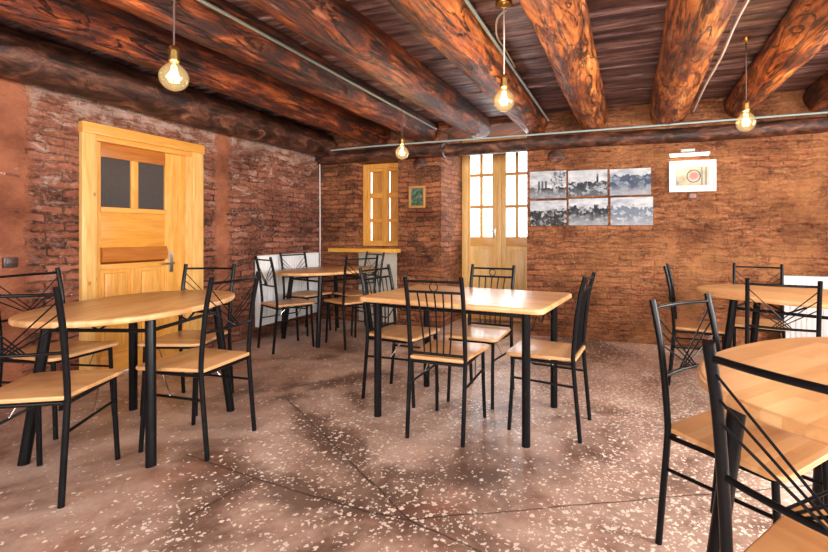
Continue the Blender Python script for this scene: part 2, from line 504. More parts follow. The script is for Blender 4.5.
M['shelf'] = pine_mat('varnished_shelf', ((.55, .24, .035), (.66, .32, .05), (.74, .40, .08)), 'x', .25)
M['metal'] = simple('black_lacquered_steel', (.005, .005, .006), .28, .0, .16)
M['chrome'] = simple('chrome_wire', (.75, .75, .78), .18, 1)
M['steel'] = simple('brushed_steel', (.55, .55, .55), .3, 1)
M['brass'] = simple('aged_brass', (.55, .36, .12), .3, 1)
M['glass'] = glass_mat()
def bulb_mat():
    t = NT('glowing_bulb_glass'); t.t.nodes.remove(t.b)
    tr = t.n('ShaderNodeBsdfTransparent'); tr.inputs[0].default_value = (1, .93, .76, 1)
    em = t.n('ShaderNodeEmission'); em.inputs[0].default_value = (1, .72, .34, 1); em.inputs[1].default_value = 1.5
    gl = t.n('ShaderNodeBsdfGlossy'); gl.inputs[0].default_value = (.75, .6, .4, 1); gl.inputs['Roughness'].default_value = .03
    lw = t.n('ShaderNodeLayerWeight'); lw.inputs[0].default_value = .35
    a = t.n('ShaderNodeMixShader'); a.inputs[0].default_value = .20
    b = t.n('ShaderNodeMixShader')
    L = t.t.links.new
    L(tr.outputs[0], a.inputs[1]); L(em.outputs[0], a.inputs[2])
    t.set(b.inputs[0], t.math('MULTIPLY', lw.outputs['Facing'], .75)); L(a.outputs[0], b.inputs[1]); L(gl.outputs[0], b.inputs[2])
    L(b.outputs[0], t.t.nodes['Material Output'].inputs[0])
    return t.m
M['bulbglass'] = bulb_mat()
M['white'] = simple('white_enamel', (.80, .82, .84), .35)
M['paper'] = simple('white_card', (.66, .66, .65), .6)
M['conduit'] = simple('grey_green_conduit', (.33, .42, .41), .45)
M['cable'] = simple('pale_cable', (.55, .50, .47), .5)
M['cord'] = simple('dark_cord', (.10, .055, .045), .6)
M['cord_pale'] = simple('pale_cord', (.62, .50, .42), .6)
M['brownplastic'] = simple('brown_plastic', (.045, .018, .014), .35)
M['goldframe'] = simple('gilt_wood', (.42, .22, .06), .4)
M['filament'] = emit_mat('glowing_filament', (1, .66, .28), 30)
M['tube'] = emit_mat('lit_lamp_tube', (1, .93, .82), 3)
def smoked():
    t = NT('dark_ribbed_glass')
    n_ = t.noise(t.vmath('MULTIPLY', t.co, (1, 1, 1)), 55, 3, .6)
    t.bump(n_, .5, .004)
    return t.out(t.mix(n_, (.025, .022, .024), (.07, .062, .062)), .28, spec=.5)
M['smoked'] = smoked()
def plaster_mat(name, a, b):
    t = NT(name); n_ = t.noise(t.co, 6, 6, .65)
    t.bump(n_, .4, .01)
    return t.out(t.mix(t.step(n_, .3, .7), a, b), .8, spec=.2)
M['greyplaster'] = plaster_mat('grey_plaster', (.34, .31, .26), (.50, .46, .40))
M['ground'] = plaster_mat('pale_gravel', (.45, .44, .42), (.6, .59, .57))

# ------------------------------------------------------------------ the room
XL, XR, YB, YF, ZC = -3.98, 2.75, 5.07, -2.3, 2.50
def struct(o): return tag(o, kind='structure')

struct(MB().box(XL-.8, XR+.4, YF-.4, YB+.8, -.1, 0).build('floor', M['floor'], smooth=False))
# ceiling: rough boards laid across the logs
mb = MB(); y = YF
while y < YB+.75:
    w = random.uniform(.10, .17)
    dz = random.uniform(0, .018)
    mb.box(XL-.05, XR+.05, y, y+w-.006, ZC+dz, ZC+.05+dz, .004)
    y += w
mb.box(XL-.3, XR+.3, YF-.3, YB+.8, ZC+.069, ZC+.13)
struct(mb.build('ceiling', M['plank'], smooth=False))

# back wall with a window niche and a deep door niche
DX0, DX1, DY = -2.19, -1.121, 5.80
WX0, WX1, WZ0, WZ1, WY = -3.423, -2.785, .99, 2.09, 5.26
mb = MB()
YO = 5.87
WYM = WY+.075
mb.box(XL-.3, WX0, YB, WYM, 0, ZC+.06); mb.box(XL-.3, -3.95, WYM, YO, 0, ZC+.06); mb.box(-3.95, WX0, WYM, YO, 0, WZ0); mb.box(-3.95, WX0, WYM, YO, WZ1+.1, ZC+.06)
mb.box(WX0, WX1, YB, YO, 0, WZ0)
mb.box(WX0, WX1, YB, YO, WZ1, ZC+.06)
mb.box(WX1, DX0, YB, YO, 0, ZC+.06)
mb.box(DX0, DX1, YB, YO, 2.44, ZC+.06)
mb.box(DX1, XR+.3, YB, YO, 0, ZC+.06)
struct(mb.build('wall_back', M['brick_back'], smooth=False))
DL0, DL1, DZ = 2.236, 3.274, 2.015
mb = MB()
mb.box(XL-.35, XL, YF-.3, DL0+.05, 0, ZC+.06)
mb.box(XL-.35, XL, DL1-.05, YB, 0, ZC+.06)
mb.box(XL-.35, XL, DL0+.05, DL1-.05, DZ-.05, ZC+.06)
struct(mb.build('wall_left', M['brick_left'], smooth=False))
# walls behind and beside the camera, with windows
RW = [(-1.6, -.2), (.55, 1.95), (2.7, 4.0)]
mb = MB(); z0, z1 = .85, 2.2; prev = YF
for a, b in RW:
    mb.box(XR, XR+.35, prev, a, 0, ZC+.06); mb.box(XR, XR+.35, a, b, 0, z0); mb.box(XR, XR+.35, a, b, z1, ZC+.06); prev = b
mb.box(XR, XR+.35, prev, YB, 0, ZC+.06)
struct(mb.build('wall_right', M['brick_plain'], smooth=False))
FW = [(-3.2, -1.7), (-.7, .8), (1.3, 2.5)]
mb = MB(); prev = XL-.3
for a, b in FW:
    mb.box(prev, a, YF-.35, YF, 0, ZC+.06); mb.box(a, b, YF-.35, YF, 0, z0); mb.box(a, b, YF-.35, YF, z1, ZC+.06); prev = b
mb.box(prev, XR+.35, YF-.35, YF, 0, ZC+.06)
struct(mb.build('wall_front', M['brick_plain'], smooth=False))
for i, (axis, a, b) in enumerate([('R', *w) for w in RW]+[('F', *w) for w in FW]):
    root = struct(empty('window_%d' % (i+2), ((XR+.2, (a+b)/2, z0) if axis == 'R' else ((a+b)/2, YF-.2, z0)), 0 if axis == 'R' else R(90)))
    h = (b-a)/2; H_ = z1-z0
    mb = MB()
    for (p, q, r_, s) in ((-h, -h+.06, 0, H_), (h-.06, h, 0, H_), (-.035, .035, 0, H_), (-h, h, 0, .06), (-h, h, H_-.06, H_), (-h, h, H_*.6, H_*.6+.05)):
        mb.box(-.03, .03, p, q, r_, s)
    mb.build('window_frame', M['pine_pale'], root, smooth=False)
    MB().box(-.003, .003, -h+.05, h-.05, .05, H_-.05).build('pane', M['glass'], root, smooth=False)

# low plinth along the back wall
struct(MB().box(DX1+.02, XR, YB-.02, YB+.02, 0, .045, .008).build('baseboard_back', M['brick_back']))

# ------------------------------------------------------------------ french door in the back niche
fd = struct(empty('door_1', ((DX0+DX1)/2, DY, 0)))
cx = (DX0+DX1)/2
def bx(mb, x0, x1, z0, z1, y0, y1, bev=.004): mb.box(x0-cx, x1-cx, y0-DY, y1-DY, z0, z1, bev)
mb = MB()
bx(mb, DX0, -2.105, 0, 2.44, DY-.01, DY+.07); bx(mb, -1.175, DX1, 0, 2.44, DY-.01, DY+.07); bx(mb, -2.105, -1.175, 2.40, 2.44, DY-.01, DY+.07)
mb.build('door_frame', M['pine_pale'], fd)
mb = MB(); bx(mb, -2.105, -1.175, 0, .035, DY-.012, DY+.07); mb.build('threshold', M['pine_pale_h'], fd)
def leaf(a, b, pa, pb):
    """glazed leaf from x=a to b, panes from pa to pb"""
    mb = MB()
    bx(mb, a, pa, .036, 2.395, DY+.005, DY+.05); bx(mb, pb, b, .036, 2.395, DY+.005, DY+.05)
    o = mb.build('door_leaf', M['pine_pale'], fd)
    mb = MB()
    bx(mb, pa, pb, .036, .16, DY+.005, DY+.05); bx(mb, pa, pb, .985, 1.112, DY+.005, DY+.05); bx(mb, pa, pb, 2.345, 2.395, DY+.005, DY+.05)
    m_ = (pa+pb)/2
    for z in (1.496, 1.927): bx(mb, pa, pb, z, z+.042, DY+.008, DY+.045)
    mb.build('rail', M['pine_pale_h'], o)
    mb = MB(); bx(mb, m_-.022, m_+.022, 1.112, 2.345, DY+.010, DY+.043)
    mb.build('glazing_bar', M['pine_pale'], o)
    mb = MB(); bx(mb, pa, pb, .16, .985, DY+.022, DY+.036, 0)
    bx(mb, pa+.05, pb-.05, .21, .935, DY+.012, DY+.03, .010)
    mb.build('panel', M['pine_pale'], o)
    for (p, q) in ((pa, m_-.022), (m_+.022, pb)):
        for (r_, s) in ((1.112, 1.496), (1.538, 1.927), (1.969, 2.345)):
            mb = MB(); bx(mb, p, q, r_, s, DY+.026, DY+.030, 0)
            mb.build('pane', M['glass'], o, smooth=False)
    return o
l1 = leaf(-2.10, -1.668, -2.07+.0, -1.758)
l2 = leaf(-1.664, -1.18, -1.566, -1.275)
mb = MB(); bx(mb, -1.70, -1.63, .036, 2.395, DY-.012, DY+.012, .006); mb.build('cover_strip', M['pine_pale'], l1)
mb = MB(); bx(mb, -1.738, -1.712, 1.10, 1.23, DY-.006, DY+.006, .003)
mb.tube([(-1.725-cx, -.006, 1.185), (-1.725-cx, -.045, 1.185), (-1.745-cx, -.05, 1.185), (-1.85-cx, -.048, 1.178)], .009, 10)
tag(mb.build('handle', M['steel'], l1), 'steel lever handle')

# ------------------------------------------------------------------ window in the shallow niche
wn = struct(empty('window_1', ((WX0+WX1)/2, WY, WZ0)))
wcx = (WX0+WX1)/2
def wb(mb, x0, x1, z0, z1, y0, y1, bev=.004): mb.box(x0-wcx, x1-wcx, y0, y1, z0-WZ0, z1-WZ0, bev)
mb = MB()
wb(mb, WX0, -3.375, WZ0, WZ1, 0, .07); wb(mb, -2.81, WX1, WZ0, WZ1, 0, .07); wb(mb, -3.375, -2.81, 2.03, WZ1, 0, .07); wb(mb, -3.375, -2.81, WZ0, 1.03, 0, .07)
mb.build('window_frame', M['pine'], wn)
for (a, b) in ((-3.373, -3.09), (-3.09, -2.812)):
    mb = MB()
    wb(mb, a, a+.045, 1.03, 2.03, .01, .05); wb(mb, b-.045, b, 1.03, 2.03, .01, .05)
    s_ = mb.build('sash', M['pine'], wn)
    mb = MB()
    for (z, h) in ((1.03, .03), (1.311, .045), (1.633, .068), (1.985, .045)): wb(mb, a+.045, b-.045, z, z+h, .012, .048)
    mb.build('glazing_bar', M['pine_h'], s_)
    for (z0_, z1_) in ((1.06, 1.311), (1.356, 1.633), (1.70, 1.985)):
        mb = MB(); wb(mb, a+.04, b-.04, z0_, z1_, .028, .032, 0); mb.build('pane', M['glass'], s_, smooth=False)
mb = MB(); wb(mb, -3.10, -3.07, 1.03, 2.03, -.008, .012, .004); mb.build('cover_strip', M['pine'], wn)
# outer shutters seen through the panes, standing ajar
for (a, b) in ((-3.335, -3.10), (-3.055, -2.80)):
    mb = MB(); wb(mb, a, b, 1.0, 2.06, .085, .11)
    mb.build('outer_shutter', M['pine'], wn)
mb = MB(); mb.box(-3.735, -2.745, YB-.15, YB+.02, .915, .965, .006); mb.box(-3.40, WX1-.01, YB, WY+.02, .915, .965)
tag(mb.build('window_shelf', M['shelf']), 'glossy amber wooden ledge jutting from the wall below the small window', 'shelf')
struct(MB().box(-3.36, -2.80, YB-.012, YB+.01, .02, .914, .004).build('trim_1', M['greyplaster']))

# ------------------------------------------------------------------ pine door in the left wall
ld = struct(empty('door_2', (XL, (DL0+DL1)/2, 0)))
lcy = (DL0+DL1)/2
def lb(mb, y0, y1, z0, z1, x0, x1, bev=.004): mb.box(x0, x1, y0-lcy, y1-lcy, z0, z1, bev)
mb = MB()
lb(mb, DL0, 2.33, 0, 1.935, -.02, .035); lb(mb, 3.16, DL1, 0, 1.935, -.02, .035)
lb(mb, 3.10, 3.16, 0, 1.93, -.06, .022); lb(mb, 2.33, 2.348, 0, 1.93, -.06, .022)
mb.build('door_casing', M['pine_case'], ld)
mb = MB(); lb(mb, DL0-.004, DL1+.002, 1.93, DZ, -.02, .05); lb(mb, 2.33, 3.17, 1.885, 1.93, -.06, .028)
mb.build('door_header', M['pine_h'], ld)
mb = MB()
lb(mb, 2.345, 2.393, .01, 1.885, -.055, -.01); lb(mb, 2.921, 3.045, .01, 1.885, -.055, -.01); lb(mb, 2.628, 2.685, 1.365, 1.775, -.055, -.01); lb(mb, 2.628, 2.685, .16, .89, -.055, -.01)
lf = mb.build('door_leaf', M['pine'], ld)
lb2 = MB(); lb(lb2, 3.045, 3.10, 0, 1.90, -.06, -.004); lb2.build('door_stop', M['pine'], ld)
mb = MB(); lb(mb, 2.393, 2.921, 1.77, 1.885, -.055, -.008); mb.build('top_rail', M['pine_deep'], lf)
mb = MB(); lb(mb, 2.385, 2.93, 1.325, 1.368, -.055, .004); lb(mb, 2.393, 2.921, .01, .17, -.055, -.01); lb(mb, 2.393, 2.921, .86, .905, -.055, -.008); mb.build('rail', M['pine_h'], lf)
mb = MB(); lb(mb, 2.393, 2.921, 1.035, 1.327, -.05, -.022, .002); mb.build('panel', M['pine_amber'], lf)
mb = MB()
bm_v = [(-.05, .905), (.012, .925), (.022, .99), (.004, 1.04), (-.05, 1.04)]
V0 = [mb.bm.verts.new((p[0], 2.388-lcy, p[1])) for p in bm_v]; V1 = [mb.bm.verts.new((p[0], 2.926-lcy, p[1])) for p in bm_v]
mb.bm.faces.new(V0); mb.bm.faces.new(V1[::-1])
for i in range(5): mb.bm.faces.new((V0[i], V0[(i+1) % 5], V1[(i+1) % 5], V1[i]))
mb.build('weather_ledge', M['pine_deep'], lf)
for (a, b) in ((2.393, 2.628), (2.685, 2.921)):
    mb = MB(); lb(mb, a, b, 1.365, 1.775, -.036, -.030, 0); tag(mb.build('pane', M['smoked'], lf, smooth=False), 'dark ribbed glass pane')
    mb = MB(); lb(mb, a, b, .17, .865, -.05, -.03, 0); lb(mb, a+.035, b-.035, .205, .83, -.04, -.016, .012); mb.build('panel', M['pine'], lf)
mb = MB(); lb(mb, 2.955, 2.992, .80, .98, -.012, -.004, .003)
mb.tube([(-.01, 2.973-lcy, .885), (.035, 2.973-lcy, .885), (.042, 2.955-lcy, .885), (.04, 2.87-lcy, .88)], .009, 10)
tag(mb.build('handle', M['steel'], lf), 'steel lever handle')

# ------------------------------------------------------------------ logs
def log(name, x, z, r, y0, y1, seed, taper=0, mat=None, n=48, seg=130, squash=1.0):
    mb = MB(); bm = mb.bm
    rings = []
    for i in range(seg+1):
        t_ = i/seg; y = y0+(y1-y0)*t_
        ring = []
        wx = .018*noise.noise((seed, y*.7, 1)); wz = .012*noise.noise((seed, y*.7, 7))
        for k in range(n):
            a = 2*math.pi*k/n
            rr = r*(1+taper*(t_-.5))
            rr *= 1+.10*noise.noise((math.cos(a)*1.2+seed*3, math.sin(a)*1.2, y*.55))+.06*noise.noise((math.cos(a)*3+seed, math.sin(a)*3, y*2.4))+.028*noise.noise((math.cos(a)*9+seed, math.sin(a)*9, y*5))
            # hewn flats
            rr *= 1-.045*max(0, math.cos(3*a+seed))**2
            ring.append(bm.verts.new((wx+rr*math.cos(a), y, wz+rr*math.sin(a)*squash)))
        rings.append(ring)
    for A, B in zip(rings, rings[1:]):
        for k in range(n): bm.faces.new((A[k], A[(k+1) % n], B[(k+1) % n], B[k]))
    bm.faces.new(rings[0]); bm.faces.new(rings[-1])
    o = mb.build(name, mat or M['log'], ang=60)
    o.location = (x, 0, z)
    return o
ZL = 2.435
LOGS = [
 (-3.05, .165, 'dark red-brown log beam, nearest of the ceiling logs to the pine door wall'),
 (-2.38, .165, 'log beam with a grey pipe on its side running above the oval table by the pine door'),
 (-1.71, .165, 'reddish log beam between the two logs that carry grey pipes'),
 (-1.03, .165, 'bright orange log beam with a grey pipe, beside the pendant bulb at the middle of the ceiling'),
 (-.39, .162, 'thick cracked log beam meeting the back wall above the six town prints'),
 (.37, .190, 'fat orange log beam with a pale cable down its side, meeting the wall above the picture lamp'),
 (1.02, .155, 'log beam next to the pendant bulb on the right of the ceiling'),
 (1.69, .165, 'rightmost of the ceiling logs, only its end showing at the picture edge'),
]
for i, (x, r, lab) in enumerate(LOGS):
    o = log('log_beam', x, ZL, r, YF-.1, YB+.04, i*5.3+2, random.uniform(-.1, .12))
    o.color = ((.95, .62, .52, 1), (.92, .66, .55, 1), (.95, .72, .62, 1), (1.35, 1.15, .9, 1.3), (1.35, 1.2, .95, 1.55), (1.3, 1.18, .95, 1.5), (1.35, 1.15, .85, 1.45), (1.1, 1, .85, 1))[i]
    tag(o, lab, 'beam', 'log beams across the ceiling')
# wall plates
mb_ = log('wall_plate_beam', 0, 0, .095, -(XR+.1)+0, 2.12, 91.0, .05, M['darklog'], 24, 60, .78)
mb_.rotation_euler = (0, 0, R(90)); mb_.location = (0, YB+.0, 2.168)
tag(mb_, 'dark timber wall plate along the back wall over the french door and prints', 'beam', 'wall plates under the logs')
mb_ = log('wall_plate_beam', 0, 0, .10, 2.15, -XL+.05, 57.0, 0, M['darklog'], 24, 30, .85)
mb_.rotation_euler = (0, 0, R(90)); mb_.location = (0, YB+.0, 2.172)
tag(mb_, 'short sooty timber wall plate over the small window in the far corner', 'beam', 'wall plates under the logs')
mb_ = log('wall_plate_beam', -3.86, 2.335, .165, YF-.1, YB+.03, 33.0, 0, M['darklog'])
tag(mb_, 'dark log laid along the top of the pine door wall', 'beam', 'wall plates under the logs')
# sawn stub ends showing in the brick
for x, z, lab in ((-2.475, 2.025, 'round stub of a sawn log set in the brick pillar above the small gilt picture'), (-.785, 2.02, 'round stub of a sawn log in the brick above the town prints')):
    mb = MB().tube([(0, .02, 0), (0, -.010, 0), (0, -.018, 0)], [.095, .095, .082], 22)
    o = mb.build('log_stub', M['darklog']); o.location = (x, YB, z); o.scale = (1, 1, .75); tag(o, lab, 'stub', 'sawn log stubs in the wall')

# ------------------------------------------------------------------ conduits and cables
def pipe(name, pts, r, mat, label, cat='pipe'):
    return tag(MB().tube(pts, r, 10).build(name, mat), label, cat)
def smooth_pts(P, n=6):
    P = [Vector(p) for p in P]; out = []
    for i in range(len(P)-1):
        p0 = P[max(i-1, 0)]; p1 = P[i]; p2 = P[i+1]; p3 = P[min(i+2, len(P)-1)]
        for k in range(n):
            t_ = k/n
            out.append(.5*((2*p1)+(-p0+p2)*t_+(2*p0-5*p1+4*p2-p3)*t_*t_+(-p0+3*p1-3*p2+p3)*t_**3))
    out.append(P[-1]); return out
pipe('conduit', [(-2.38+.175, YF+.02, ZL-.01), (-2.38+.172, 2, ZL-.01), (-2.38+.17, YB-.10, ZL-.02)], .011, M['conduit'], 'grey-green pipe clipped along the log above the pine door table')
pipe('conduit', [(-1.03+.178, YF+.02, ZL+.0), (-1.03+.176, 2.3, ZL+.0), (-1.03+.17, YB-.10, ZL-.03)], .011, M['conduit'], 'grey-green pipe clipped along the bright orange log at mid ceiling')
pipe('conduit', smooth_pts([(XL+.03, YB-.10, 2.245), (-3.2, YB-.105, 2.262), (-2.3, YB-.105, 2.262), (-2.1, YB-.095, 2.262), (0, YB-.095, 2.258), (1.5, YB-.095, 2.262), (XR-.02, YB-.095, 2.26)]), .010, M['conduit'], 'grey pipe lying along the top of the back wall plate')
pipe('conduit', [(XL+.02, YB-.03, 2.24), (XL+.018, YB-.02, 1.4), (XL+.02, YB-.02, .0)], .010, M['cable'], 'thin pale pipe running down the far left corner to the radiator')
pipe('cable', smooth_pts([(.597, YF+.02, ZL+.02), (.59, 1.2, ZL+.0), (.61, 2.2, ZL-.01), (.59, 3.0, ZL-.02), (.60, 3.6, ZL-.03), (.58, 4.2, ZL-.05), (.585, YB-.1, ZL-.06)]), .010, M['cable'], 'pale wavy cable along the right side of the fat orange log', 'cable')
pipe('cable', smooth_pts([(-.70, 2.60, ZC-.012), (-.78, 2.68, ZC-.02), (-.83, 2.85, ZC-.05), (-.845, 3.1, ZL+.03), (-.848, 3.4, ZL+.01)]), .006, M['cable'], 'short pale cable looping from the middle pendant bulb to the orange log', 'cable')

# ------------------------------------------------------------------ pendant bulbs
def make_lamp(cordmat, zb, rr=1):
    root = empty('pendant_lamp')
    MB().lathe([(0, ZC+.002-zb), (.05*rr, ZC+.002-zb), (.05*rr, ZC-.012-zb), (.042*rr, ZC-.022-zb), (.008, ZC-.03-zb), (0, ZC-.03-zb)], 24).build('ceiling_rose', M['brass'], root)
    MB().tube([(0, 0, ZC-.025-zb), (0, 0, .125)], .0042, 8).build('cord', cordmat, root)
    MB().lathe([(0, .152), (.012, .152), (.022, .142), (.0235, .128), (.0205, .125), (.0205, .098), (.0235, .095), (.0235, .078), (.018, .074), (0, .074)], 20).build('lamp_socket', M['brass'], root)
    pts = []
    for k in range(19):
        a = math.pi*k/18
        r = .0625*math.sin(a); z = -.0625*math.cos(a)
        if z > .045: break
        pts.append((r, z))
    pts += [(.035, .055), (.022, .066), (.0175, .076)]
    b = MB().lathe(pts, 28).build('bulb', M['bulbglass'], root)
    mb = MB()
    for k in range(6):
        a = k*math.pi/3
        mb.tube([(.008*math.cos(a), .008*math.sin(a), .028), (.017*math.cos(a), .017*math.sin(a), -.022), (.008*math.cos(a+.5), .008*math.sin(a+.5), .028)], .0018, 6)
    mb.build('filament', M['filament'], b)
    MB().tube([(0, 0, .074), (0, 0, .02)], [.006, .003], 8).build('stem', M['steel'], b)
    return root
LAMPS = [(-2.056, 1.548, 1.897, 'nearest glowing globe bulb, on a brown cord above the oval table by the pine door', 'cord'),
         (-.696, 2.534, 1.925, 'glowing globe bulb on a pale cord hanging over the long rectangular table', 'cord_pale'),
         (.746, 3.559, 1.918, 'glowing globe bulb on a thin cord hanging between two logs by the picture lamp', 'cord'),
         (-2.06, 3.83, 1.925, 'smallest looking globe bulb, hanging far off in front of the brick pillar', 'cord')]
for x, y, z, lab, cm in LAMPS:
    o = make_lamp(M[cm], z, 1 if cm == 'cord_pale' else .5)
    o.location = (x, y, z)
    tag(o, lab, 'lamp', 'pendant bulbs')
    L = bpy.data.lights.new('bulb_glow', 'POINT'); L.energy = 9; L.color = (1, .72, .42); L.shadow_soft_size = .03
    lo = bpy.data.objects.new('bulb_glow', L); COL.objects.link(lo); lo.location = (x, y, z)

# ------------------------------------------------------------------ chairs
HA = .93
def post_pts(x, top, lean=.235):
    P = [(x, -.208, 0), (x, -.190, .2), (x, -.174, .38), (x, -.170, .47), (x, -.182, .62), (x, -lean*.86, .78), (x, -lean, top)]
    return smooth_pts(P, 4)
def back_y(z, top, lean=.235):
    pts = post_pts(0, top, lean)
    for a, b in zip(pts, pts[1:]):
        if a[2] <= z <= b[2]:
            t_ = (z-a[2])/(b[2]-a[2]); return a[1]+(b[1]-a[1])*t_
    return -lean
def chair_base(root, w, top, seatmat):
    hw = w/2
    sp = rpoly([(-hw+.005, -.185), (hw-.005, -.185), (hw+.035, .225), (-hw-.035, .225)], [.012, .012, .045, .045])
    MB().prism(sp, .440, .460, .006).build('seat', seatmat, root)
    for sx in (-1, 1):
        MB().tube(post_pts(sx*hw, top), .0125, 12).build('rear_post', M['metal'], root)
    for sx in (-1, 1):
        MB().tube([(sx*(hw-.005), .205, 0), (sx*(hw-.01), .19, .25), (sx*(hw-.01), .182, .435)], .0115, 12).build('front_leg', M['metal'], root)
    mb = MB(); mb.tube([(-hw, -.165, .425), (-hw+.01, .18, .425)], .009, 10); mb.tube([(hw, -.165, .425), (hw-.01, .18, .425)], .009, 10)
    mb.tube([(-hw, -.165, .425), (hw, -.165, .425)], .009, 10); mb.tube([(-hw+.01, .18, .425), (hw-.01, .18, .425)], .009, 10)
    mb.build('seat_frame', M['metal'], root)
    for sx in (-1, 1):
        MB().tube([(sx*hw, -.180, .30), (sx*(hw-.008), .188, .31)], .007, 8).build('side_stretcher', M['metal'], root)
        MB().tube([(sx*(hw-.03), .10, .43), (sx*(hw-.004), .015, .305)], .0035, 6).build('brace', M['chrome'], root)

def make_chair_rods():
    root = empty('dining_chair'); w = .355; hw = w/2
    chair_base(root, w, HA, M['seatwood'])
    def rail(z, r, bow, nm):
        y0 = back_y(z, HA)
        MB().tube([(x, y0-bow*(1-(x/hw)**2), z) for x in [hw*(-1+2*k/12) for k in range(13)]], r, 10).build(nm, M['metal'], root)
    rail(.898, .0075, .022, 'top_rail'); rail(.645, .0075, .022, 'lower_rail')
    zl = .645
    for sx in (-1, 1):
        for z, fx in ((.875, .30), (.82, .22), (.765, .14)):
            a = Vector((sx*hw, back_y(z, HA), z)); x1 = -sx*hw*fx
            b = Vector((x1, back_y(zl, HA)-.022*(1-(fx)**2), zl))
            off = Vector((0, .003*sx, 0))
            MB().tube([a+off, b+off], .0032, 6).build('back_rod', M['metal'], root)
    return root
HB = .915
def make_chair_slats():
    root = empty('dining_chair'); w = .335; hw = w/2
    chair_base(root, w, HB, M['seatwood'])
    for z, nm in ((.888, 'top_rail'), (.828, 'middle_rail'), (.475, 'lower_rail')):
        y0 = back_y(z, HB)
        MB().tube([(-hw, y0, z), (hw, y0, z)], .0075, 10).build(nm, M['metal'], root)
    MB().ring((0, back_y(.858, HB), .858), .024, .003).build('ring', M['metal'], root)
    for k in range(5):
        x = hw*(-.62+.31*k)
        pts = []
        for j in range(9):
            z = .475+(.828-.475)*j/8
            pts.append((x*(.74+.26*j/8), back_y(z, HB)+.006*math.sin(math.pi*j/8), z))
        MB().tube(pts, .0048, 8).build('back_slat', M['metal'], root)
    return root
protoA = make_chair_rods(); protoB = make_chair_slats()
ga = 'black metal chairs with crossed-rod backs'; gb = 'black metal chairs with slatted backs'
CH = [
 ('A', -2.515, 1.294, 120, 'black chair with crossed-rod back and wooden seat, nearest the camera on the left', ga),
 ('A', -3.266, 1.726, 10, 'crossed-rod chair on the far left, between the oval table and the brick wall', ga),
 ('A', -2.257, 1.85, 188, 'crossed-rod chair on the right side of the oval table by the pine door', ga),
 ('A', -2.82, 2.233, 288.7, 'crossed-rod chair standing directly in front of the pine door', ga),
 ('B', -1.025, 2.483, 90.5, 'slat-backed chair on the near side of the rectangular table, its back to the viewer', gb),
 ('B', -1.544, 2.863, -5.5, 'slat-backed chair at the left end of the rectangular table', gb),
 ('B', -1.005, 3.05, 266, 'slat-backed chair on the far side of the rectangular table, before the french door', gb),
 ('B', -.46, 2.72, 176, 'slat-backed chair at the right end of the rectangular table, seen side on', gb),
 ('A', -3.30, 3.68, 66, 'crossed-rod chair on the near left of the far corner table', ga),
 ('A', -2.776, 4.035, 154, 'crossed-rod chair on the near right of the far corner table', ga),
 ('A', -3.601, 4.347, 352, 'crossed-rod chair backed against the radiator by the far corner table', ga),
 ('A', -3.05, 4.60, 246, 'crossed-rod chair under the window ledge, behind the far corner table', ga),
 ('A', .488, 3.88, -7, 'crossed-rod chair at the left end of the right-hand far table, seen edge on', ga),
 ('A', .965, 4.20, 258, 'crossed-rod chair between the oval table and the back wall on the right', ga),
 ('A', .825, 3.13, 80, 'crossed-rod chair with its back to the viewer, between the two right-hand oval tables', ga),
 ('A', .37, 1.82, -39, 'crossed-rod chair on the left of the nearest right-hand table, its whole side in view', ga),
 ('A', .435, 1.09, 50, 'closest chair of all, its black back frame cut off at the lower right corner', ga),
]
SHORT = {c[4]: s_ for c, s_ in ((CH[12], (.96, .96, .975)), (CH[13], (.96, .96, .965)), (CH[14], (.93, .93, .965)), (CH[15], (1, 1, .97)))}   # the right-hand chairs are a little lower
first = {'A': protoA, 'B': protoB}
for k, x, y, th, lab, g in CH:
    o = first.get(k)
    if o is not None: first[k] = None
    else: o = copy_tree(protoA if k == 'A' else protoB)
    o.location = (x, y, 0); o.rotation_euler = (0, 0, R(th-90))
    if lab in SHORT: o.scale = SHORT[lab]
    tag(o, lab, 'chair', g)

# ------------------------------------------------------------------ tables
ZT = .757
def sup(a, b, n=2.35, N=96):
    return [(math.copysign(abs(math.cos(t))**(2/n), math.cos(t))*a, math.copysign(abs(math.sin(t))**(2/n), math.sin(t))*b) for t in (i*2*math.pi/N for i in range(N))]
def make_oval():
    root = empty('oval_table')
    MB().prism(sup(.58, .41), ZT-.032, ZT, .012, 4).build('tabletop', M['beech'], root)
    L, W = .28, .268
    foot = .352, .325
    for sx, sy in ((-1, -1), (1, -1), (1, 1), (-1, 1)):
        MB().tube([(sx*foot[0], sy*foot[1], 0), (sx*L, sy*W, ZT-.034)], .024, 16).build('leg', M['metal'], root)
    zr = ZT-.10
    k = 1-zr/(ZT-.034)
    lx = L+(foot[0]-L)*k; ly = W+(foot[1]-W)*k
    for sy in (-1, 1):
        MB().tube([(-lx, sy*ly, zr), (lx, sy*ly, zr)], .010, 10).build('rail', M['metal'], root)
        MB().tube([(-.12, sy*ly, ZT-.036), (0, sy*ly, zr), (.12, sy*ly, ZT-.036)], .006, 8).build('brace', M['metal'], root)
    for sx in (-1, 1):
        MB().tube([(sx*lx, -ly, zr), (sx*lx, ly, zr)], .010, 10).build('rail', M['metal'], root)
        MB().tube([(sx*lx, -.10, ZT-.036), (sx*lx, 0, zr), (sx*lx, .10, ZT-.036)], .006, 8).build('brace', M['metal'], root)
    return root
ot = make_oval()
OV = [(-2.655, 1.80, 108, 'oval wooden table on splayed black legs beside the pine door'),
      (-3.19, 4.21, 72, 'oval wooden table in the far left corner by the radiator and window ledge'),
      (1.04, 3.54, -27, 'oval wooden table near the back wall on the right, before the white radiator'),
      (.712, 1.552, 50, 'pale oval table nearest the camera, cut off by the right edge')]
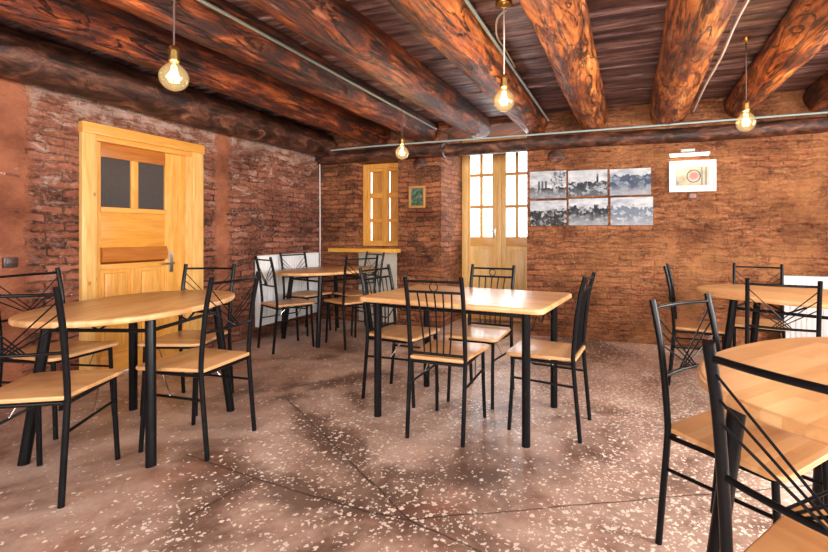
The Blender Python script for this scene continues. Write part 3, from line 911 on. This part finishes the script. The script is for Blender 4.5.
for i, (x, y, rz, lab) in enumerate(OV):
    o = ot if i == 0 else copy_tree(ot)
    o.location = (x, y, 0); o.rotation_euler = (0, 0, R(rz))
    if x > 1: o.scale = (1.055, 1.055, 1)
    elif x > 0: o.scale = (1.0, 1.09, 1)
    tag(o, lab, 'table', 'oval tables')
rt = empty('rectangular_table', (-.995, 2.745, 0), R(-5))
MB().prism(rpoly([(-.60, -.375), (.60, -.375), (.60, .375), (-.60, .375)], .05, 8), ZT-.032, ZT, .010, 4).build('tabletop', M['beech'], rt)
for sx, sy in ((-1, -1), (1, -1), (1, 1), (-1, 1)):
    MB().tube([(sx*.488, sy*.305, 0), (sx*.488, sy*.305, ZT-.033)], .0235, 16).build('leg', M['metal'], rt)
for sx in (-1, 1):
    mb = MB().tube([(sx*.488, -.305, ZT-.055), (sx*.488, .305, ZT-.055)], .010, 10); mb.build('rail', M['metal'], rt)
    mb = MB()
    mb.tube(smooth_pts([(sx*.488, -.29, ZT-.12), (sx*.488, -.2, ZT-.15), (sx*.488, -.1, ZT-.09), (sx*.488, 0, ZT-.14), (sx*.488, .1, ZT-.09), (sx*.488, .2, ZT-.15), (sx*.488, .29, ZT-.12)]), .004, 6)
    mb.build('scroll', M['metal'], rt)
for sy in (-1, 1):
    MB().tube([(-.488, sy*.305, ZT-.055), (.488, sy*.305, ZT-.055)], .010, 10).build('rail', M['metal'], rt)
    if sy > 0:
        mb = MB()
        mb.tube(smooth_pts([(-.47, sy*.305, ZT-.12), (-.3, sy*.305, ZT-.16), (-.15, sy*.305, ZT-.10), (0, sy*.305, ZT-.15), (.15, sy*.305, ZT-.10), (.3, sy*.305, ZT-.16), (.47, sy*.305, ZT-.12)]), .004, 6)
        mb.ring((0, sy*.305, ZT-.105), .03, .0035); mb.build('scroll', M['metal'], rt)
tag(rt, 'long rectangular wooden table with rounded corners in the middle of the room', 'table')

# ------------------------------------------------------------------ radiators
def radiator(w, z0, z1, name='radiator'):
    """front faces local -y, wall at y=0"""
    root = empty(name)
    mb = MB(); n = int(w/.042)
    mb.box(-w/2, w/2, -.075, -.062, z0+.01, z1-.01, .003)
    for k in range(n):
        x = -w/2+(k+.5)*w/n
        mb.box(x-.013, x+.013, -.082, -.07, z0+.03, z1-.03, .005)
    mb.box(-w/2, w/2, -.035, -.025, z0+.01, z1-.01, .003)
    mb.build('panel', M['white'], root)
    mb = MB(); mb.box(-w/2-.004, w/2+.004, -.085, -.02, z1-.012, z1, .003)
    for k in range(int(w/.03)):
        x = -w/2+.02+k*.03; mb.box(x, x+.014, -.07, -.03, z1-.002, z1+.002)
    mb.build('grille', M['white'], root)
    mb = MB(); mb.box(-w/2-.005, -w/2+.002, -.084, -.02, z0, z1, .002); mb.box(w/2-.002, w/2+.005, -.084, -.02, z0, z1, .002)
    mb.build('side_panel', M['white'], root)
    mb = MB(); mb.tube([(w/2+.003, -.05, z0+.05), (w/2+.04, -.05, z0+.05), (w/2+.04, -.05, 0)], .008, 8); mb.tube([(w/2+.003, -.05, z1-.06), (w/2+.04, -.05, z1-.06), (w/2+.045, -.02, z1-.06)], .008, 8)
    mb.build('supply_pipe', M['steel'], root)
    mb = MB()
    for x in (-w*.35, w*.35): mb.box(x-.015, x+.015, -.03, -.002, z1-.14, z1-.08)
    mb.build('bracket', M['white'], root)
    return root
o = radiator(1.0, .11, .905); o.location = (XL+.004, 4.43, 0); o.rotation_euler = (0, 0, R(90))
tag(o, 'white ribbed panel radiator on the left wall behind the far corner table', 'radiator', 'white radiators')
o = radiator(1.2, .12, .757); o.location = (1.95, YB-.024, 0)
tag(o, 'white ribbed panel radiator on the back wall at the right edge', 'radiator', 'white radiators')

# ------------------------------------------------------------------ wall fittings
def fitting(name, x, y, z, w, h, mat, label, cat, face='x'):
    root = empty(name, (x, y, z), R(90) if face == 'x' else 0)
    MB().box(-w/2, w/2, -.018, .004, -h/2, h/2, .004).build('plate', mat, root)
    MB().box(-w*.36, w*.36, -.024, -.014, -h*.3, h*.3, .003).build('rocker', mat, root)
    return tag(root, label, cat)
fitting('light_switch', XL, 1.827, .956, .078, .07, M['brownplastic'], 'brown plastic switch plate on the plaster left of the pine door', 'switch')
fitting('wall_socket', XL, 4.754, .972, .045, .07, M['brownplastic'], 'small dark socket on the wall above the left radiator', 'socket')
fitting('wall_socket', -2.325, YB, .853, .07, .07, M['brownplastic'], 'dark socket low on the brick pillar beside the french door', 'socket', 'y')
rb = empty('junction_box', (.59, YB, 1.537))
mb = MB(); mb.box(-.042, .042, -.02, .003, -.034, .034, .004); mb.build('box_body', M['brownplastic'], rb)
MB().box(-.03, .03, -.024, -.015, -.022, .022, .003).build('box_lid', simple('pink_brown_cover', (.30, .13, .09), .5), rb)
tag(rb, 'small brown junction box under the white framed picture', 'box')

# ------------------------------------------------------------------ town prints
def print_mat(i, tint, dark, horizon, rough_amp, mist, block=.03, tower=None, piers=False):
    t = NT('town_print')
    x, y, z = t.sep(t.co)
    p = t.comb(t.math('ADD', x, i*3.7), z, 0)
    sky = t.mix(t.step(t.noise(t.vmath('MULTIPLY', p, (1, 2.2, 1)), 7, 5, .6), .35, .65), (.28, .32, .38), (.60, .62, .65))
    blk = t.n('ShaderNodeTexWhiteNoise', noise_dimensions='1D'); t.set(blk.inputs['W'], t.math('FLOOR', t.math('MULTIPLY', t.math('ADD', x, i*2.3), 38)))
    ridge = t.math('ADD', t.math('ADD', horizon, t.math('MULTIPLY', blk.outputs['Value'], block)), t.math('MULTIPLY', t.math('SUBTRACT', t.noise(t.comb(t.math('ADD', x, i*5.1), 0, 0), 14, 4, .65), .5), rough_amp))
    v = t.n('ShaderNodeTexVoronoi', feature='F1', distance='MANHATTAN'); t.set(v.inputs['Vector'], t.vmath('MULTIPLY', p, (1, 1.3, 1))); v.inputs['Scale'].default_value = 24
    roofs = t.sep(v.outputs['Color'])[0]
    txt = t.math('ADD', t.math('MULTIPLY', roofs, .55), t.math('MULTIPLY', t.noise(p, 17, 6, .7), .6))
    land = t.ramp(txt, [(.40, dark), (.62, tuple(.6*a+.05 for a in dark)), (.9, tuple(.7*a for a in tint))])
    m = t.math('LESS_THAN', z, ridge)
    if tower is not None:
        m = t.math('MAXIMUM', m, t.math('MULTIPLY', t.math('LESS_THAN', t.math('ABSOLUTE', t.math('SUBTRACT', x, tower)), .011), t.math('LESS_THAN', z, .105)))
    c = t.mix(m, sky, land)
    low = t.math('SUBTRACT', 1, t.step(t.math('ADD', z, t.math('MULTIPLY', t.math('SUBTRACT', t.noise(p, 9, 5, .6), .5), .16)), -.12, -.03))
    c = t.mix(t.math('MULTIPLY', low, mist), c, t.mix(t.noise(t.vmath('MULTIPLY', p, (1, 4, 1)), 14, 4, .6), (.10, .12, .15), (.50, .53, .57)))
    if piers:
        bar = t.math('MULTIPLY', t.math('LESS_THAN', t.math('FRACT', t.math('MULTIPLY', t.math('ADD', x, .11), 26)), .62), t.math('LESS_THAN', t.math('ABSOLUTE', t.math('ADD', x, .055)), .06))
        bar = t.math('MULTIPLY', bar, t.math('LESS_THAN', t.math('ABSOLUTE', t.math('ADD', z, .01)), .05))
        c = t.mix(t.math('MULTIPLY', bar, .85), c, (.03, .035, .045))
        tree = t.math('LESS_THAN', t.math('ADD', t.math('MULTIPLY', t.math('ABSOLUTE', t.math('SUBTRACT', x, .12)), .5), t.noise(p, 30, 4, .7)), .50)
        tree = t.math('MULTIPLY', tree, t.math('GREATER_THAN', z, -.03))
        c = t.mix(t.math('MULTIPLY', tree, t.math('MULTIPLY', t.math('GREATER_THAN', x, .03), .8)), c, (.05, .06, .075))
    return t.out(c, .6, spec=.12)
PR = [(-1.087, -.678, 1.553, 1.857, print_mat(0, (.62, .68, .74), (.02, .024, .03), -.04, .10, .7, .01, None, True), 'print of bridge piers by water, top left of the six town prints'),
      (-.656, -.240, 1.566, 1.849, print_mat(1, (.60, .66, .74), (.03, .036, .05), .0, .08, .25, .02, .105), 'print of a town with a tower, top middle of the six'),
      (-.215, .196, 1.564, 1.843, print_mat(2, (.36, .44, .58), (.05, .075, .13), .07, .14, .95, 0), 'bluish print of hills over mist, top right of the six town prints'),
      (-1.084, -.674, 1.245, 1.525, print_mat(3, (.66, .68, .72), (.03, .031, .04), .02, .08, .0, .03), 'print of crowded roofs, bottom left of the six town prints'),
      (-.651, -.235, 1.246, 1.538, print_mat(4, (.66, .70, .76), (.03, .035, .045), .03, .14, .8, .05), 'print of houses along a pale street, bottom middle of the six'),
      (-.207, .216, 1.243, 1.540, print_mat(5, (.85, .9, .95), (.16, .20, .27), .03, .10, .8, .05), 'faded pale blue print of houses, bottom right of the six town prints')]
for x0, x1, z0, z1, m, lab in PR:
    o = MB().box(-(x1-x0)/2, (x1-x0)/2, -.008, .006, -(z1-z0)/2, (z1-z0)/2).build('town_print', m, smooth=False)
    o.location = ((x0+x1)/2, YB, (z0+z1)/2)
    tag(o, lab, 'print', 'black and white town prints')

def art_mat():
    t = NT('pastel_drawing')
    x, y, z = t.sep(t.co)
    p = t.comb(x, z, 0)
    n1 = t.noise(p, 9, 5, .6)
    c = t.ramp(n1, [(.35, (.16, .18, .20)), (.5, (.40, .33, .20)), (.62, (.48, .40, .35)), (.8, (.55, .53, .5))])
    d = t.vmath('LENGTH', t.comb(t.math('ADD', x, -.015), t.math('MULTIPLY', z, 1.0), 0))
    ln = t.n('ShaderNodeVectorMath', operation='LENGTH'); t.set(ln.inputs[0], t.comb(t.math('ADD', x, -.012), z, 0))
    dd = ln.outputs['Value']
    c = t.mix(t.math('MULTIPLY', t.math('SUBTRACT', 1, t.step(dd, .03, .045)), .8), c, (.42, .10, .10))
    ringm = t.math('MULTIPLY', t.step(dd, .055, .058), t.math('SUBTRACT', 1, t.step(dd, .064, .067)))
    c = t.mix(ringm, c, (.03, .025, .03))
    bars = t.math('MULTIPLY', t.step(x, .075, .08), t.math('LESS_THAN', t.math('FRACT', t.math('MULTIPLY', x, 26)), .45))
    c = t.mix(t.math('MULTIPLY', bars, .8), c, (.12, .11, .10))
    return t.out(c, .5)
fp = empty('framed_picture', (.5855, YB, 1.737))
mb = MB(); w, h = .2155, .157
for a in ((-w, w, h-.018, h), (-w, w, -h, -h+.018), (-w, -w+.018, -h+.018, h-.018), (w-.018, w, -h+.018, h-.018)): mb.box(a[0], a[1], -.024, .004, a[2], a[3], .003)
mb.build('frame', M['white'], fp)
MB().box(-w+.01, w-.01, -.012, 0, -h+.01, h-.01).build('mat_board', M['paper'], fp, smooth=False)
MB().box(-.152, .152, -.014, -.008, -.094, .094).build('drawing', art_mat(), fp, smooth=False)
tag(fp, 'white framed pastel drawing hanging under the picture lamp', 'picture')
pl = empty('picture_lamp', (.545, YB, 1.945), 0)
MB().box(-.185, .185, -.135, -.10, -.012, .014, .006).build('lamp_housing', M['white'], pl)
MB().tube([(-.17, -.118, -.014), (.17, -.118, -.014)], .007, 10).build('lit_tube', M['tube'], pl)
mb = MB(); mb.tube([(-.05, .0, .06), (-.05, -.06, .05), (-.05, -.115, .012)], .004, 8); mb.tube([(.05, .0, .06), (.05, -.06, .05), (.05, -.115, .012)], .004, 8); mb.box(-.065, .065, -.012, .003, .045, .07, .003)
mb.build('bracket', M['white'], pl)
tag(pl, 'slim white picture lamp on a wall bracket, lit above the framed drawing', 'lamp')
L = bpy.data.lights.new('picture_light', 'AREA'); L.shape = 'RECTANGLE'; L.size = .34; L.size_y = .02; L.energy = .55; L.color = (1, .86, .64)
lo = bpy.data.objects.new('picture_light', L); COL.objects.link(lo); lo.location = (.545, YB-.118, 1.92); lo.rotation_euler = (R(35), 0, 0)

def icon_mat():
    t = NT('dark_landscape_painting')
    n1 = t.noise(t.co, 26, 5, .6)
    return t.out(t.ramp(n1, [(.35, (.012, .03, .015)), (.5, (.05, .11, .06)), (.62, (.12, .19, .20)), (.75, (.45, .45, .40))]), .4)
ic = empty('small_picture', (-2.508, YB, 1.612))
mb = MB(); w, h = .112, .137
for a in ((-w, w, h-.028, h), (-w, w, -h, -h+.028), (-w, -w+.028, -h+.028, h-.028), (w-.028, w, -h+.028, h-.028)): mb.box(a[0], a[1], -.03, .004, a[2], a[3], .006)
mb.build('frame', M['goldframe'], ic)
MB().box(-w+.02, w-.02, -.012, 0, -h+.02, h-.02).build('painting', icon_mat(), ic, smooth=False)
tag(ic, 'tiny dark painting in a gilt frame on the brick pillar', 'picture')

# ------------------------------------------------------------------ outside
struct(MB().box(-14, 14, YO+.02, 20, -.25, -.12).build('ground', M['ground'], smooth=False))

# ------------------------------------------------------------------ light
W = bpy.data.worlds.new('daylight'); SC.world = W; W.use_nodes = True
bg = W.node_tree.nodes['Background']; bg.inputs[0].default_value = (.93, .96, 1, 1); bg.inputs[1].default_value = 3.0
def area(name, loc, rot, sx, sy, e, col=(1, .97, .93)):
    L = bpy.data.lights.new(name, 'AREA'); L.shape = 'RECTANGLE'; L.size = sx; L.size_y = sy; L.energy = e; L.color = col
    o = bpy.data.objects.new(name, L); COL.objects.link(o); o.location = loc; o.rotation_euler = rot
    return o
for (a, b) in RW: area('window_daylight', (XR+.30, (a+b)/2, 1.52), (0, R(90), 0), 1.3, b-a-.1, 240 if a == .55 else 100)
for (a, b) in FW: area('window_daylight', ((a+b)/2, YF-.30, 1.52), (R(90), 0, 0), b-a-.1, 1.3, 80 if a < -3 else 115)
area('door_daylight', ((DX0+DX1)/2, DY+.15, 1.7), (R(-90), 0, 0), .9, 1.2, 25, (.95, .97, 1))

# ------------------------------------------------------------------ camera
cam = bpy.data.cameras.new('camera'); co = bpy.data.objects.new('camera', cam); COL.objects.link(co)
co.location = (0, 0, 1.15); co.rotation_euler = (R(90), 0, math.atan(161/450))
cam.sensor_width = 36; cam.lens = 450/828*36
cam.shift_x = (414-470)/828; cam.shift_y = (234-276)/828
cam.clip_start = .02
SC.camera = co
SC.view_settings.view_transform = 'Standard'; SC.view_settings.look = 'None'
SC.view_settings.exposure = 0.55; SC.view_settings.gamma = 1
SC.cycles.use_denoising = True
SC.cycles.max_bounces = 10; SC.cycles.transparent_max_bounces = 16
